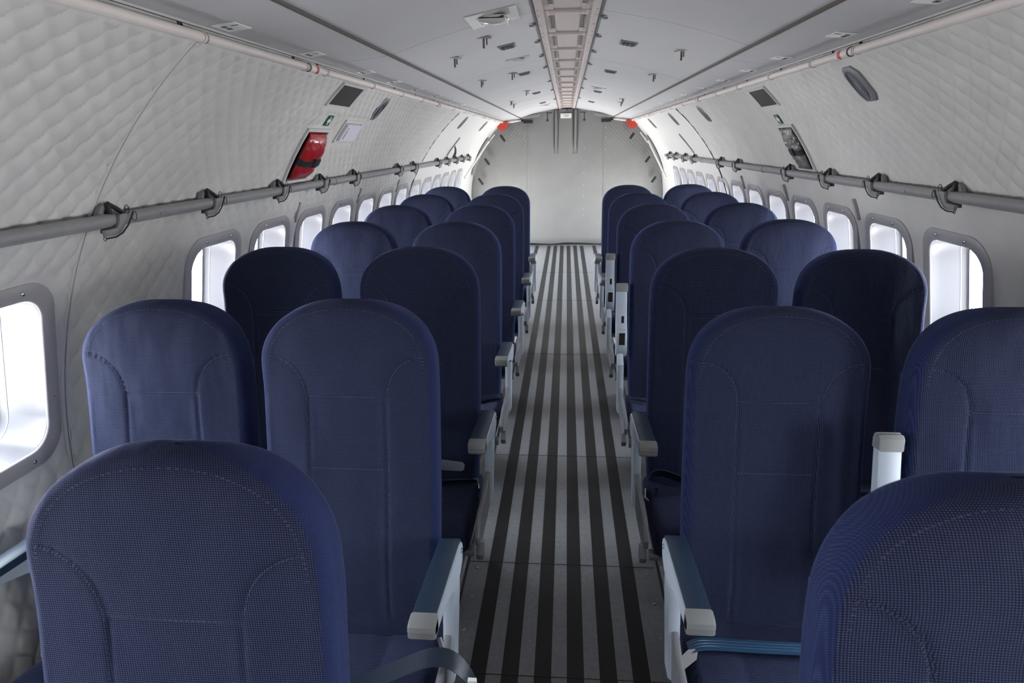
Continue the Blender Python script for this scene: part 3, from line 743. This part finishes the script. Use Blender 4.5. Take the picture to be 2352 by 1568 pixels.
# seat-row labels
nth10 = ['first', 'second', 'third', 'fourth', 'fifth', 'sixth', 'seventh', 'eighth', 'ninth', 'tenth']
for sg, ys in ((-1, (1.68, 2.21, 2.79, 3.25, 3.74, 4.29, 4.8, 5.3, 5.8, 6.3)), (1, (1.62, 2.12, 2.67, 3.12, 3.60, 4.1, 4.7, 5.2, 5.8, 6.3))):
    for k, y in enumerate(ys):
        x = sg * .812 if sg < 0 else .785
        m = MB(); V, F = cplate(x - .030, x + .030, y - .045, y + .045, .0005, .0022); m.add(V, F)
        o = tag(m.build('row_label', M_signw, smooth=False), 'white row label on the %s edge panel of the ceiling, %s from the camera' % (label_wall[sg], nth10[k]), 'label', 'ceiling row labels')
        m = MB()
        for (dx, dy, w2, h2) in ((-.012, -.012, .012, .016), (-.012, .014, .012, .016), (.017, -.018, .018, .004)):
            xx = x - sg * 0 + dx * (-1 if sg < 0 else 1) * -1
            V, F = cplate(xx - w2 / 2, xx + w2 / 2, y + dy - h2 / 2, y + dy + h2 / 2, .0022, .0030); m.add(V, F)
        m.build('marking', M_ink, o, smooth=False)

# ------------------------------------------------------------------ fittings around the end curtain
def bar(p, q, r, name, material, label, cat, group=None):
    m = MB(); m.tube([p, q], r, 10); o = m.build(name, material); tag(o, label, cat, group); return o
for sd in (-1, 1):
    sn = label_wall[sd]
    bar(((-1.045, 9.12, 1.46) if sd < 0 else (1.075, 9.12, 1.44)), ((-1.27, 8.35, 1.03) if sd < 0 else (1.285, 8.8, .98)), .012, 'support_tube', M_signw, 'white support tube slanting down beside the added doorway on the %s wall' % sn, 'tube', 'white support tubes')
    bar(W(sd, 9.38, .98, .04), W(sd, 9.38, .80, .04), .009, 'short_rod', M_pipe, 'thin cream rod beside the end curtain on the %s' % sn, 'rod', 'cream rods')
    for k, (x, z) in enumerate(((.915, 1.50), (1.14, 1.19), (1.235, .92))):
        p = Vector((sd * x - sd * 0, 9.43, z + .045)); q = p + Vector((.062, -.005, -.085)) if sd < 0 else p + Vector((-.055, -.005, -.075))
        m = MB(); m.tube([p, p.lerp(q, .5), q], [.016, .018, .016], 8)
        tag(m.build('curtain_latch', M_black), 'black latch at the %s edge of the end curtain, %s' % (sn, ['highest', 'middle', 'lowest'][k]), 'latch', 'black curtain latches')
    # red cover and its cream duct
    m = MB(); cx = sd * .88; P = [(-.085, .035), (-.02, .050), (.085, .046), (.072, -.015), (.015, -.068), (-.055, -.040)]
    m.prism([(cx - sd * a, 1.665 + b) for a, b in P], 1, 9.33, 9.40, ch=.004)
    tag(m.build('red_cover', M_redpaint, angle=60), 'red fabric cover in the %s upper corner by the end curtain' % sn, 'cover', 'red covers')
    m = MB(); m.tube([(sd * .82, 9.40, 1.712), (sd * .74, 9.42, 1.722), (sd * .66, 9.42, 1.732), (sd * .60, 9.43, 1.735)], [.016, .02, .014, .017], 10)
    tag(m.build('elbow_duct', M_pipe), 'cream elbow duct beside the %s red cover' % sn, 'duct', 'cream ducts')
    m = MB(); m.box((sd * .53, 9.40, 1.715), (.13, .05, .045)); m.box((sd * .60, 9.40, 1.730), (.05, .03, .03))
    tag(m.build('junction_box', M_black, smooth=False), 'black box under the ceiling edge at the %s of the end curtain' % sn, 'box', 'black boxes')
    m = MB(); m.prism([(sd * .60, 1.748), (sd * .42, 1.768), (sd * .36, 1.795), (sd * .45, 1.80), (sd * .60, 1.765)], 1, 9.25, 9.45)
    tag(m.build('corner_fairing', M_vent, angle=30), 'grey folded corner piece between the ceiling and the %s of the end curtain' % sn, 'fairing', 'grey corner fairings')
    m = MB(); x = -.262 if sd < 0 else .235
    m.box((x + sd * -.02, 9.36, 1.822), (.085, .03, .012)); m.tube([(x, 9.36, 1.818), (x, 9.36, 1.73)], .006, 8); m.sphere((x, 9.36, 1.725), .017)
    tag(m.build('hanging_catch', M_black), 'black ball-ended catch hanging at the curtain top, %s of the placard' % sn, 'hook', 'black hanging catches')
    m = MB(); rings = []
    for s in (.35, .45, .6, .75, .9):
        j = .01 * math.sin(s * 23 + sd); c = [W(sd, 9.18, s, .015), W(sd, 9.18, s, .045 + j), W(sd, 9.30, s, .045 + j), W(sd, 9.30, s, .015)]; rings.append(c)
    m.loft(rings); tag(m.build('hinge_post', M_vent, angle=30), 'grey hinge post between the added doorway and the end curtain, %s side' % sn, 'post', 'grey hinge posts')
m = MB(); m.sphere((0, 9.44, 1.862), .011); tag(m.build('centre_stud', M_black), 'round black stud above the placard', 'stud')

# ------------------------------------------------------------------ seats
ZT, HWB, ZJ = 1.105, .2085, .30
def yfront(z):
    t = (z - .345) / .76
    return -.128 * (1 - t) - .012 * math.exp(-((z - .48) / .11) ** 2) - .010 * math.exp(-((z - 1.0) / .07) ** 2)
def seam_d(x, z):
    """distance to the sewn lines of the cover"""
    ax = abs(x); d = 9
    z += .018
    if z < .905: d = min(d, abs(ax - .092))
    else:
        # curve from (.092,.905) out to (.185,1.005)
        for k in range(12):
            t = k / 11; cx = .092 + .012 * t + .083 * t ** 2.2; cz_ = .905 + .098 * (1 - (1 - t) ** 1.6)
            d = min(d, math.hypot(ax - cx, z - cz_))
    if ax < .092: d = min(d, abs(z - .905), abs(z - .735))
    return d
def make_back():
    m = MB(); NF, NB, NS = 84, 20, 10; rings = []
    zs = []; z = ZJ
    while z < .88: zs.append(z); z += .010
    while z < 1.02: zs.append(z); z += .005
    N = 34
    z_b = 1.02
    for k in range(N): zs.append(z_b + (ZT - z_b) * math.sin(PI / 2 * k / N))
    zs.append(ZT - .0004)
    b = .155; zc = ZT - b
    for z in zs:
        if z > zc: q = min(1, (z - zc) / b); hw = HWB * (1 - q ** 2.35) ** (1 / 2.35)
        else: hw = HWB
        if z < .50: hw -= .006 * ((.50 - z) / .17) ** 2
        hw = max(hw, .004)
        q = max(0, (z - (ZT - .045)) / .045); T = .105 if z < .9 else .105 - .022 * (z - .9) / .22
        rr = (1 - min(q, .9999) ** 2.6) ** (1 / 2.6); half = T / 2 * max(rr, .06); ym = yfront(z) + T / 2
        rc = min(.024, half * .9, hw * .9)
        ring = []
        for i in range(NF + 1):                       # front, left to right
            u = -1 + 2 * i / NF; x = (hw - rc) * u; y = ym - half
            # gentle crown and relief
            y += .010 * u * u
            if 0.36 < z:
                d = seam_d(x, z); y += .0042 * math.exp(-(d / .0045) ** 2)
                if abs(x) < .092 and z < .887: y += .0035 * min(1, (.092 - abs(x)) / .02) * min(1, (.887 - z) / .03)
                y += .0022 * noise.noise(Vector((x * 16, z * 7, 2)))
            ring.append((x, y, z))
        for s_ in (1,):
            for k in range(1, NS + 1):
                a = -PI / 2 + PI / 2 * k / NS; yy = ym - half + .010 + rc + rc * math.sin(a)
                groove = .0022 * math.exp(-((k - 3.2) / .9) ** 2)
                ring.append((hw - rc + (rc - groove) * math.cos(a), yy, z))
        for k in range(NB + 1):
            a = PI * k / NB
            ring.append((hw * math.copysign(abs(math.cos(a)) ** .35, math.cos(a)), ym + (half) * max(.05, abs(math.sin(a)) ** .5) if 0 < k < NB else ym + half * .3, z))
        for k in range(NS, 0, -1):
            a = -PI / 2 + PI / 2 * k / NS; yy = ym - half + .010 + rc + rc * math.sin(a)
            groove = .0022 * math.exp(-((k - 3.2) / .9) ** 2)
            ring.append((-(hw - rc + (rc - groove) * math.cos(a)), yy, z))
        rings.append(ring)
    m.loft(rings)
    n = len(rings[0]); m.m = []
    for r in range(len(rings) - 1):
        for i in range(n): m.m.append(0 if i < NF + 3 or i >= n - 3 else 1)
    m.m += [1, 1]
    return m.mesh('backrest', [M_fab, M_fabside_lit], angle=75)
back_me = make_back()
def make_stitch():
    m = MB(); P = []
    z = .40
    for sx in (-1, 1):
        z = .40
        while z < .905: P.append((sx * .0965, z, 0)); z += .0075
        for k in range(26):
            t = k / 25; P.append((sx * (.0965 + .012 * t + .070 * t ** 2.2), .905 + .098 * (1 - (1 - t) ** 1.6), math.atan2(.083, .05) * t))
    x = -.085
    while x < .086: P.append((x, .9095, PI / 2)); P.append((x, .739, PI / 2)); x += .0075
    for k in range(70):                                # along the top welt
        a = PI * k / 69; c, s_ = math.cos(a), math.sin(a)
        P.append(((HWB - .026) * math.copysign(abs(c) ** .85, c), ZT - .155 + (.155 - .014) * abs(s_) ** .85, PI / 2 - 0))
    for x, z, an in P:
        z -= .018 if z < 1.02 and not (an == PI / 2 and abs(x) < HWB and z > .93) else 0
        T = .105 if z < .9 else .105 - .022 * (z - .9) / .22
        q = max(0, (z - (ZT - .045)) / .045); half = T / 2 * (1 - q ** 2.6) ** (1 / 2.6)
        y = yfront(z) + T / 2 - half + .010 * (x / .185) ** 2
        if abs(x) < .1 and z < .9: y += .002
        dx, dz = (.0022 * math.sin(an), .0022 * math.cos(an)) if an else (0, .0022)
        m.tube([(x - dx, y - .0002, z - dz), (x + dx, y - .0002, z + dz)], .0006, 4)
    return m.mesh('stitching', M_thread, smooth=False)
stitch_me = make_stitch()
def make_cushion():
    m = MB(); prof = []
    # (y,z) outline: rear bottom, rear top, top surface, rolled front, bottom
    pts = [(-.06, .295), (-.06, .350), (-.09, .362), (-.16, .358), (-.25, .368), (-.34, .386), (-.41, .398), (-.455, .392), (-.478, .365), (-.480, .325), (-.465, .290), (-.43, .278), (-.30, .280), (-.16, .284)]
    # Chaikin smoothing
    for _ in range(2):
        q = []
        for i in range(len(pts)):
            a, b = pts[i], pts[(i + 1) % len(pts)]; q += [(a[0] * .75 + b[0] * .25, a[1] * .75 + b[1] * .25), (a[0] * .25 + b[0] * .75, a[1] * .25 + b[1] * .75)]
        pts = q
    cy = -.27; cz_ = .33
    rings = []
    for x, ins in ((-.216, .030), (-.2150, .018), (-.211, .009), (-.204, .003), (-.190, 0), (-.10, -.002), (-.093, -.001), (-.088, -.002), (0, -.004), (.088, -.002), (.093, -.001), (.10, -.002), (.190, 0), (.204, .003), (.211, .009), (.2150, .018), (.216, .030)):
        ring = []
        for y, z in pts:
            d = Vector((y - cy, z - cz_)); L = d.length; e = Vector((math.copysign(min(abs(d.x), ins), d.x), math.copysign(min(abs(d.y) * .9, ins), d.y)))
            zz = z - e.y * .9
            if z > .34: zz += -.004 * math.exp(-((abs(x) - .092) / .004) ** 2)
            ring.append((x, y - e.x * .6, zz))
        rings.append(ring)
    m.loft(rings); m.v = [(x, y, z - .036) for x, y, z in m.v]; return m.mesh('seat_cushion', M_fab, angle=70)
cush_me = make_cushion()
# the armrest on local x = 0..side ; s=+1 means the armrest sits on the +x side of the seat
ARM = [(-.106, .556), (-.092, .584), (-.098, .602), (-.125, .611), (-.25, .620), (-.388, .630), (-.410, .628), (-.417, .617), (-.412, .606), (-.392, .601), (-.32, .594), (-.25, .572), (-.19, .545), (-.14, .540)]
PADP = [(-.088, .590), (-.094, .606), (-.120, .618), (-.250, .628), (-.383, .637), (-.386, .618), (-.25, .606), (-.13, .594)]
CAPP = [(-.384, .637), (-.408, .636), (-.419, .630), (-.422, .621), (-.4195, .619), (-.4205, .607), (-.412, .599), (-.384, .600)]
ARM, PADP, CAPP = [[(y, z - .034) for y, z in P] for P in (ARM, PADP, CAPP)]
def arm_meshes(s, raised=False):
    """x from the seat centre; s side"""
    x0, x1 = s * .222, s * .270
    def T(poly):
        if not raised: return poly
        out = []                      # swing up around the rear pivot
        py, pz = -.115, .541; a = math.radians(-97)
        for y, z in poly:
            dy, dz = y - py, z - pz; out.append((py + dy * math.cos(a) - dz * math.sin(a), pz + dy * math.sin(a) + dz * math.cos(a)))
        return out
    a = MB(); a.prism(T(ARM), 0, x0, x1, ch=.005)
    p = MB(); p.prism(T(PADP), 0, x0 - s * .002, x1 - s * .004, ch=.003)
    c = MB(); c.prism(T(CAPP), 0, x0 - s * .004, x1 + s * .0, ch=.004)
    extra = None
    if raised:
        extra = MB()
        (y0, z0), = T([(-.25, .546)]); yf = min(q[0] for q in T(ARM))
        xm = (x0 + x1) / 2
        extra.box((xm, yf - .0006, .700), (.012, .002, .032)); extra.box((xm, yf - .0006, .610), (.026, .002, .055)); 
        extra.box((xm - .008, yf - .0006, .655), (.003, .002, .003)); extra.box((xm + .008, yf - .0006, .655), (.003, .002, .003))
    return a.mesh('armrest', M_silver, angle=35), p.mesh('armrest_pad', M_pad, angle=35), c.mesh('end_cap', M_cap, angle=35), (extra.mesh('lock_slot', M_black, smooth=False) if extra else None)
UPR = [(-.098, .584), (-.108, .536), (-.125, .476), (-.165, .381), (-.185, .326), (-.238, .326), (-.218, .396), (-.203, .476), (-.195, .540), (-.150, .571)]
SIDE = [(-.150, .400), (-.190, .436), (-.228, .436), (-.262, .420), (-.330, .416), (-.430, .418), (-.478, .404), (-.505, .372), (-.500, .345), (-.460, .325), (-.300, .318), (-.180, .325), (-.150, .350)]
SIDE = [(y, z - .036) for y, z in SIDE]; UPR = [(y, z - .036) for y, z in UPR]
def side_mesh(s):
    m = MB(); m.prism(SIDE, 0, s * .242, s * .256, ch=.004)
    m.prism([(-.455, .30), (-.485, .31), (-.50, .275), (-.485, .25), (-.455, .25)], 0, s * .244, s * .264, ch=.003)
    u = MB(); u.prism(UPR, 0, s * .238, s * .264, ch=.006)
    return m.mesh('side_panel', M_shadedplast, angle=35), u.mesh('armrest_support', M_silver, angle=35)
def bolt_mesh():
    m = MB(); m.tube([(-.002, 0, 0), (.002, 0, 0)], .0065, 12); m.sphere((0, 0, 0), .0035, n=5); return m.mesh('pivot_bolt', M_chrome)
bolt_me = bolt_mesh()
AM = {(s, r): arm_meshes(s, r) for s in (-1, 1) for r in (False, True)}
SM = {s: side_mesh(s) for s in (-1, 1)}
m = MB(); m.prism([(-.46, .226), (-.10, .226), (-.08, .255), (-.44, .247)], 0, -.20, .20)
m.tube([(-.225, -.40, .222), (.225, -.40, .222)], .018, 12); m.tube([(-.225, -.12, .222), (.225, -.12, .222)], .018, 12); frame_me = m.mesh('seat_frame', M_alu, angle=30)
def leg_mesh(s):
    m = MB(); m.prism([(-.40, .22), (-.36, .22), (-.30, .06), (-.14, .17), (-.115, .225), (-.09, .215), (-.06, .03), (-.03, .010), (-.40, .010), (-.43, .03), (-.38, .04), (-.40, .17)], 0, -.012, .012, ch=.003)
    return m.mesh('leg', M_alu, angle=30)
leg_me = leg_mesh(1)
m = MB(); m.prism([(-.04, .33), (.03, .33), (.085, .94), (.06, .97), (.03, .95)], 0, -.19, .19, ch=.006); shell_me = m.mesh('back_shell', M_pad, angle=30)

def ribbon(path, wid, th=.0016):
    """path: points; wid: half-width vectors"""
    m = MB(); rings = []
    P = [Vector(p) for p in path]; Wd = [Vector(a) for a in wid]
    for i, p in enumerate(P):
        t = (P[min(i + 1, len(P) - 1)] - P[max(i - 1, 0)]).normalized(); n = t.cross(Wd[i]).normalized() * th
        rings.append([p - Wd[i] - n, p - Wd[i] + n, p + Wd[i] + n, p + Wd[i] - n])
    m.loft(rings); return m
def smoothp(P, k=2):
    P = [Vector(p) for p in P]
    for _ in range(k):
        Q = [P[0]]
        for a, b in zip(P, P[1:]): Q += [a.lerp(b, .25), a.lerp(b, .75)]
        Q.append(P[-1]); P = Q
    return P
def belt(seat, kind, s):
    """s: side (+1/-1) of the aisle armrest"""
    if kind == 'across':
        P = smoothp([(s * .212, -.185, .368), (s * .19, -.180, .378), (s * .15, -.172, .373), (s * .09, -.172, .371), (-s * .04, -.176, .373), (-s * .20, -.170, .372)])
        b = ribbon(P, [(0, .023, -.004)] * len(P)).build('seat_belt', M_web, seat, angle=30)
        for q in (-.011, 0, .011):
            r_ = MB(); r_.tube([p + Vector((0, q, .0022 - q * .17)) for p in P[2:]], .0011, 5); r_.build('webbing_rib', M_web, b)
        m = MB(); m.prism([(-.03, -.012), (.02, -.014), (.034, -.004), (.034, .006), (.02, .014), (-.03, .012)], 2, 0, .008, ch=.002)
        o = m.build('buckle_fitting', M_chrome, b, loc=(s * .222, -.215, .360), angle=30); o.rotation_euler = (.5, .35 * s, .6)
        m = MB(); m.tube([(s * .216, -.19, .365), (s * .200, -.215, .352), (s * .178, -.222, .350)], .004, 8); m.build('anchor_hook', M_chrome, b)
    elif kind == 'drape':
        P = smoothp([(s * .02, -.355, .402), (s * .09, -.330, .404), (s * .17, -.302, .430), (s * .235, -.290, .452), (s * .282, -.290, .440), (s * .318, -.292, .385), (s * .335, -.295, .31)])
        Wd = [(0, .015, .012) for _ in P]
        b = ribbon(P, Wd).build('seat_belt', M_webdark, seat, angle=30)
        m = MB(); m.box((s * .318, -.312, .405), (.018, .010, .020)); m.build('tag', M_signw, b, smooth=False)
        P2 = smoothp([(s * .02, -.355, .4035), (-s * .03, -.372, .406), (-s * .09, -.385, .404)]); m = ribbon(P2, [(0, .022, .004)] * len(P2)); m.build('webbing_end', M_web, b, angle=30)
        m = MB(); m.tube([(s * .222, -.18, .40), (s * .236, -.20, .37), (s * .238, -.23, .352)], .006, 8); m.build('anchor_hook', M_chrome, b)
    elif kind == 'buckle':
        P = smoothp([(s * .205, -.150, .366), (s * .19, -.165, .374), (s * .14, -.175, .378), (s * .06, -.185, .374), (-s * .06, -.18, .368)])
        b = ribbon(P, [(0, -.018, .016)] * len(P)).build('seat_belt', M_webdark, seat, angle=30)
        m = MB(); m.prism([(-.045, -.020), (.030, -.017), (.038, -.010), (.038, .010), (.030, .017), (-.045, .020)], 2, 0, .012, ch=.003)
        o = m.build('buckle', M_chrome, b, loc=(s * .125, -.160, .424), angle=30); o.rotation_euler = (.9, .08, 0 if s > 0 else PI)
        m = MB(); m.tube([(s * .205, -.155, .375), (s * .212, -.170, .352), (s * .206, -.185, .345)], .0035, 8); m.build('anchor_hook', M_chrome, b)
    elif kind == 'loop':
        P = smoothp([(s * .222, -.215, .385), (s * .205, -.175, .415), (s * .165, -.165, .420), (s * .10, -.175, .400), (s * .02, -.19, .378), (-s * .12, -.20, .372)])
        b = ribbon(P, [(0, -.016, .020)] * len(P)).build('seat_belt', M_webdark, seat, angle=30)
        m = MB(); m.tube([(s * .222, -.215, .385), (s * .224, -.235, .362), (s * .205, -.250, .350), (s * .19, -.235, .36)], .0032, 8, closed=False); m.box((s * .188, -.235, .380), (.006, .014, .026)); m.build('anchor_hook', M_chrome, b)
    elif kind == 'lying':
        P = smoothp([(s * .21, -.16, .37), (s * .15, -.20, .376), (s * .05, -.30, .382), (-s * .02, -.38, .402)])
        b = ribbon(P, [(.012, -.018, 0)] * len(P)).build('seat_belt', M_webdark, seat, angle=30)
        m = MB(); m.prism([(-.035, -.020), (.03, -.018), (.038, -.008), (.038, .008), (.03, .018), (-.035, .020)], 2, 0, .012, ch=.003)
        o = m.build('buckle', M_chrome, b, loc=(s * .03, -.315, .392), angle=30); o.rotation_euler = (0, 0, .5)
ROWY = [.66, 1.41, 2.18] + [2.965 + .82 * k for k in range(4)]
XA, XW = .502, .990
POSE = {('la', 1): (-.503, .68, .022, -.020), ('ra', 1): (.499, .64, 0, -.006), ('la', 2): (-.502, 1.408, 0, .008), ('lw', 2): (-.985, 1.42, .035, -.007),
        ('ra', 2): (.505, 1.45, .05, -.027), ('rw', 2): (.962, 1.40, 0, -.002), ('la', 3): (-.5014, 2.170, 0, .013), ('lw', 3): (-.995, 2.16, .01, .013),
        ('ra', 3): (.497, 2.180, 0, .007), ('rw', 3): (.987, 2.20, .015, -.006)}
rown = ['first', 'second', 'third', 'fourth', 'fifth', 'sixth', 'seventh']
beltmap = {('la', 2): 'drape', ('ra', 2): 'across', ('la', 3): 'buckle', ('ra', 3): 'loop', ('la', 4): 'lying', ('ra', 4): 'lying'}
jit = random.Random(7)
for r in range(1, 8):
    for kind, x in (('lw', -XW), ('la', -XA), ('ra', XA), ('rw', XW)):
        if r == 1 and kind in ('lw', 'rw'): continue      # outside the frame
        side = 'left' if kind[0] == 'l' else 'right'; aisle = kind[1] == 'a'
        armside = (1 if side == 'left' else -1) * (1 if aisle else -1)     # aisle side or wall side
        raised = (kind == 'ra' and r in (4, 5))
        if aisle: lab = 'blue fabric aisle seat %s of the aisle, %s row from the camera' % (side, rown[r - 1])
        else: lab = 'blue fabric window seat by the %s wall, %s row from camera' % (side, rown[r - 1])
        if raised: lab = 'blue aisle seat %s of the aisle with raised armrest, %s row from camera' % (side, rown[r - 1])
        if kind == 'rw' and r == 2: lab = 'blue window seat by the right wall, second row, with a raised pale middle armrest'
        x, yy, tb, tz = POSE.get((kind, r), (x, ROWY[r - 1] + (0 if aisle else .02), 0, .006))
        seat = empty('airliner_seat', (x, yy, 0), label=lab, cat='seat', group='blue airliner seats')
        seat.rotation_euler = (0, 0, jit.uniform(-.006, .006))
        b = link('backrest', back_me, seat); link('stitching', stitch_me, b); link('back_shell', shell_me, seat)
        link('seat_cushion', cush_me, seat); link('seat_frame', frame_me, seat)
        link('leg', leg_me, seat, (-.12, 0, 0)); link('leg', leg_me, seat, (.12, 0, 0))
        s = armside; A = AM[(s, raised)]
        a = link('armrest', A[0], seat); link('armrest_pad', A[1], a); link('end_cap', A[2], a)
        if A[3]: link('lock_slot', A[3], a)
        link('pivot_bolt', bolt_me, a, (s * .271, -.122, .560) if not raised else (s * .271, -.12, .565))
        if aisle: link('side_panel', SM[s][0], seat)
        link('armrest_support', SM[s][1], seat)
        if kind == 'rw' and r == 2:
            A2 = AM[(-1, True)]
            a2 = link('armrest', A2[0], seat, (-.008, 0, 0)); link('armrest_pad', A2[1], a2); link('end_cap', A2[2], a2)
        k2 = beltmap.get((kind, r))
        n0 = set(seat.children)
        if k2: belt(seat, k2, s)
        else:
            P = smoothp([(s * .19, -.16, .372), (s * .10, -.18, .374), (-s * .05, -.20, .374), (-s * .19, -.17, .372)])
            if r == 5 and kind == 'la' or True:
                pass
            bb = ribbon(P, [(0, -.019, .006)] * len(P)).build('seat_belt', M_webdark, seat, angle=30)
        for c in seat.children:
            if c not in n0: c.location.z -= .036
        b.location = (0, tb, tz); kids_shell = [c for c in seat.children if c.name.startswith('back_shell')][0]; kids_shell.location = (0, tb, tz)
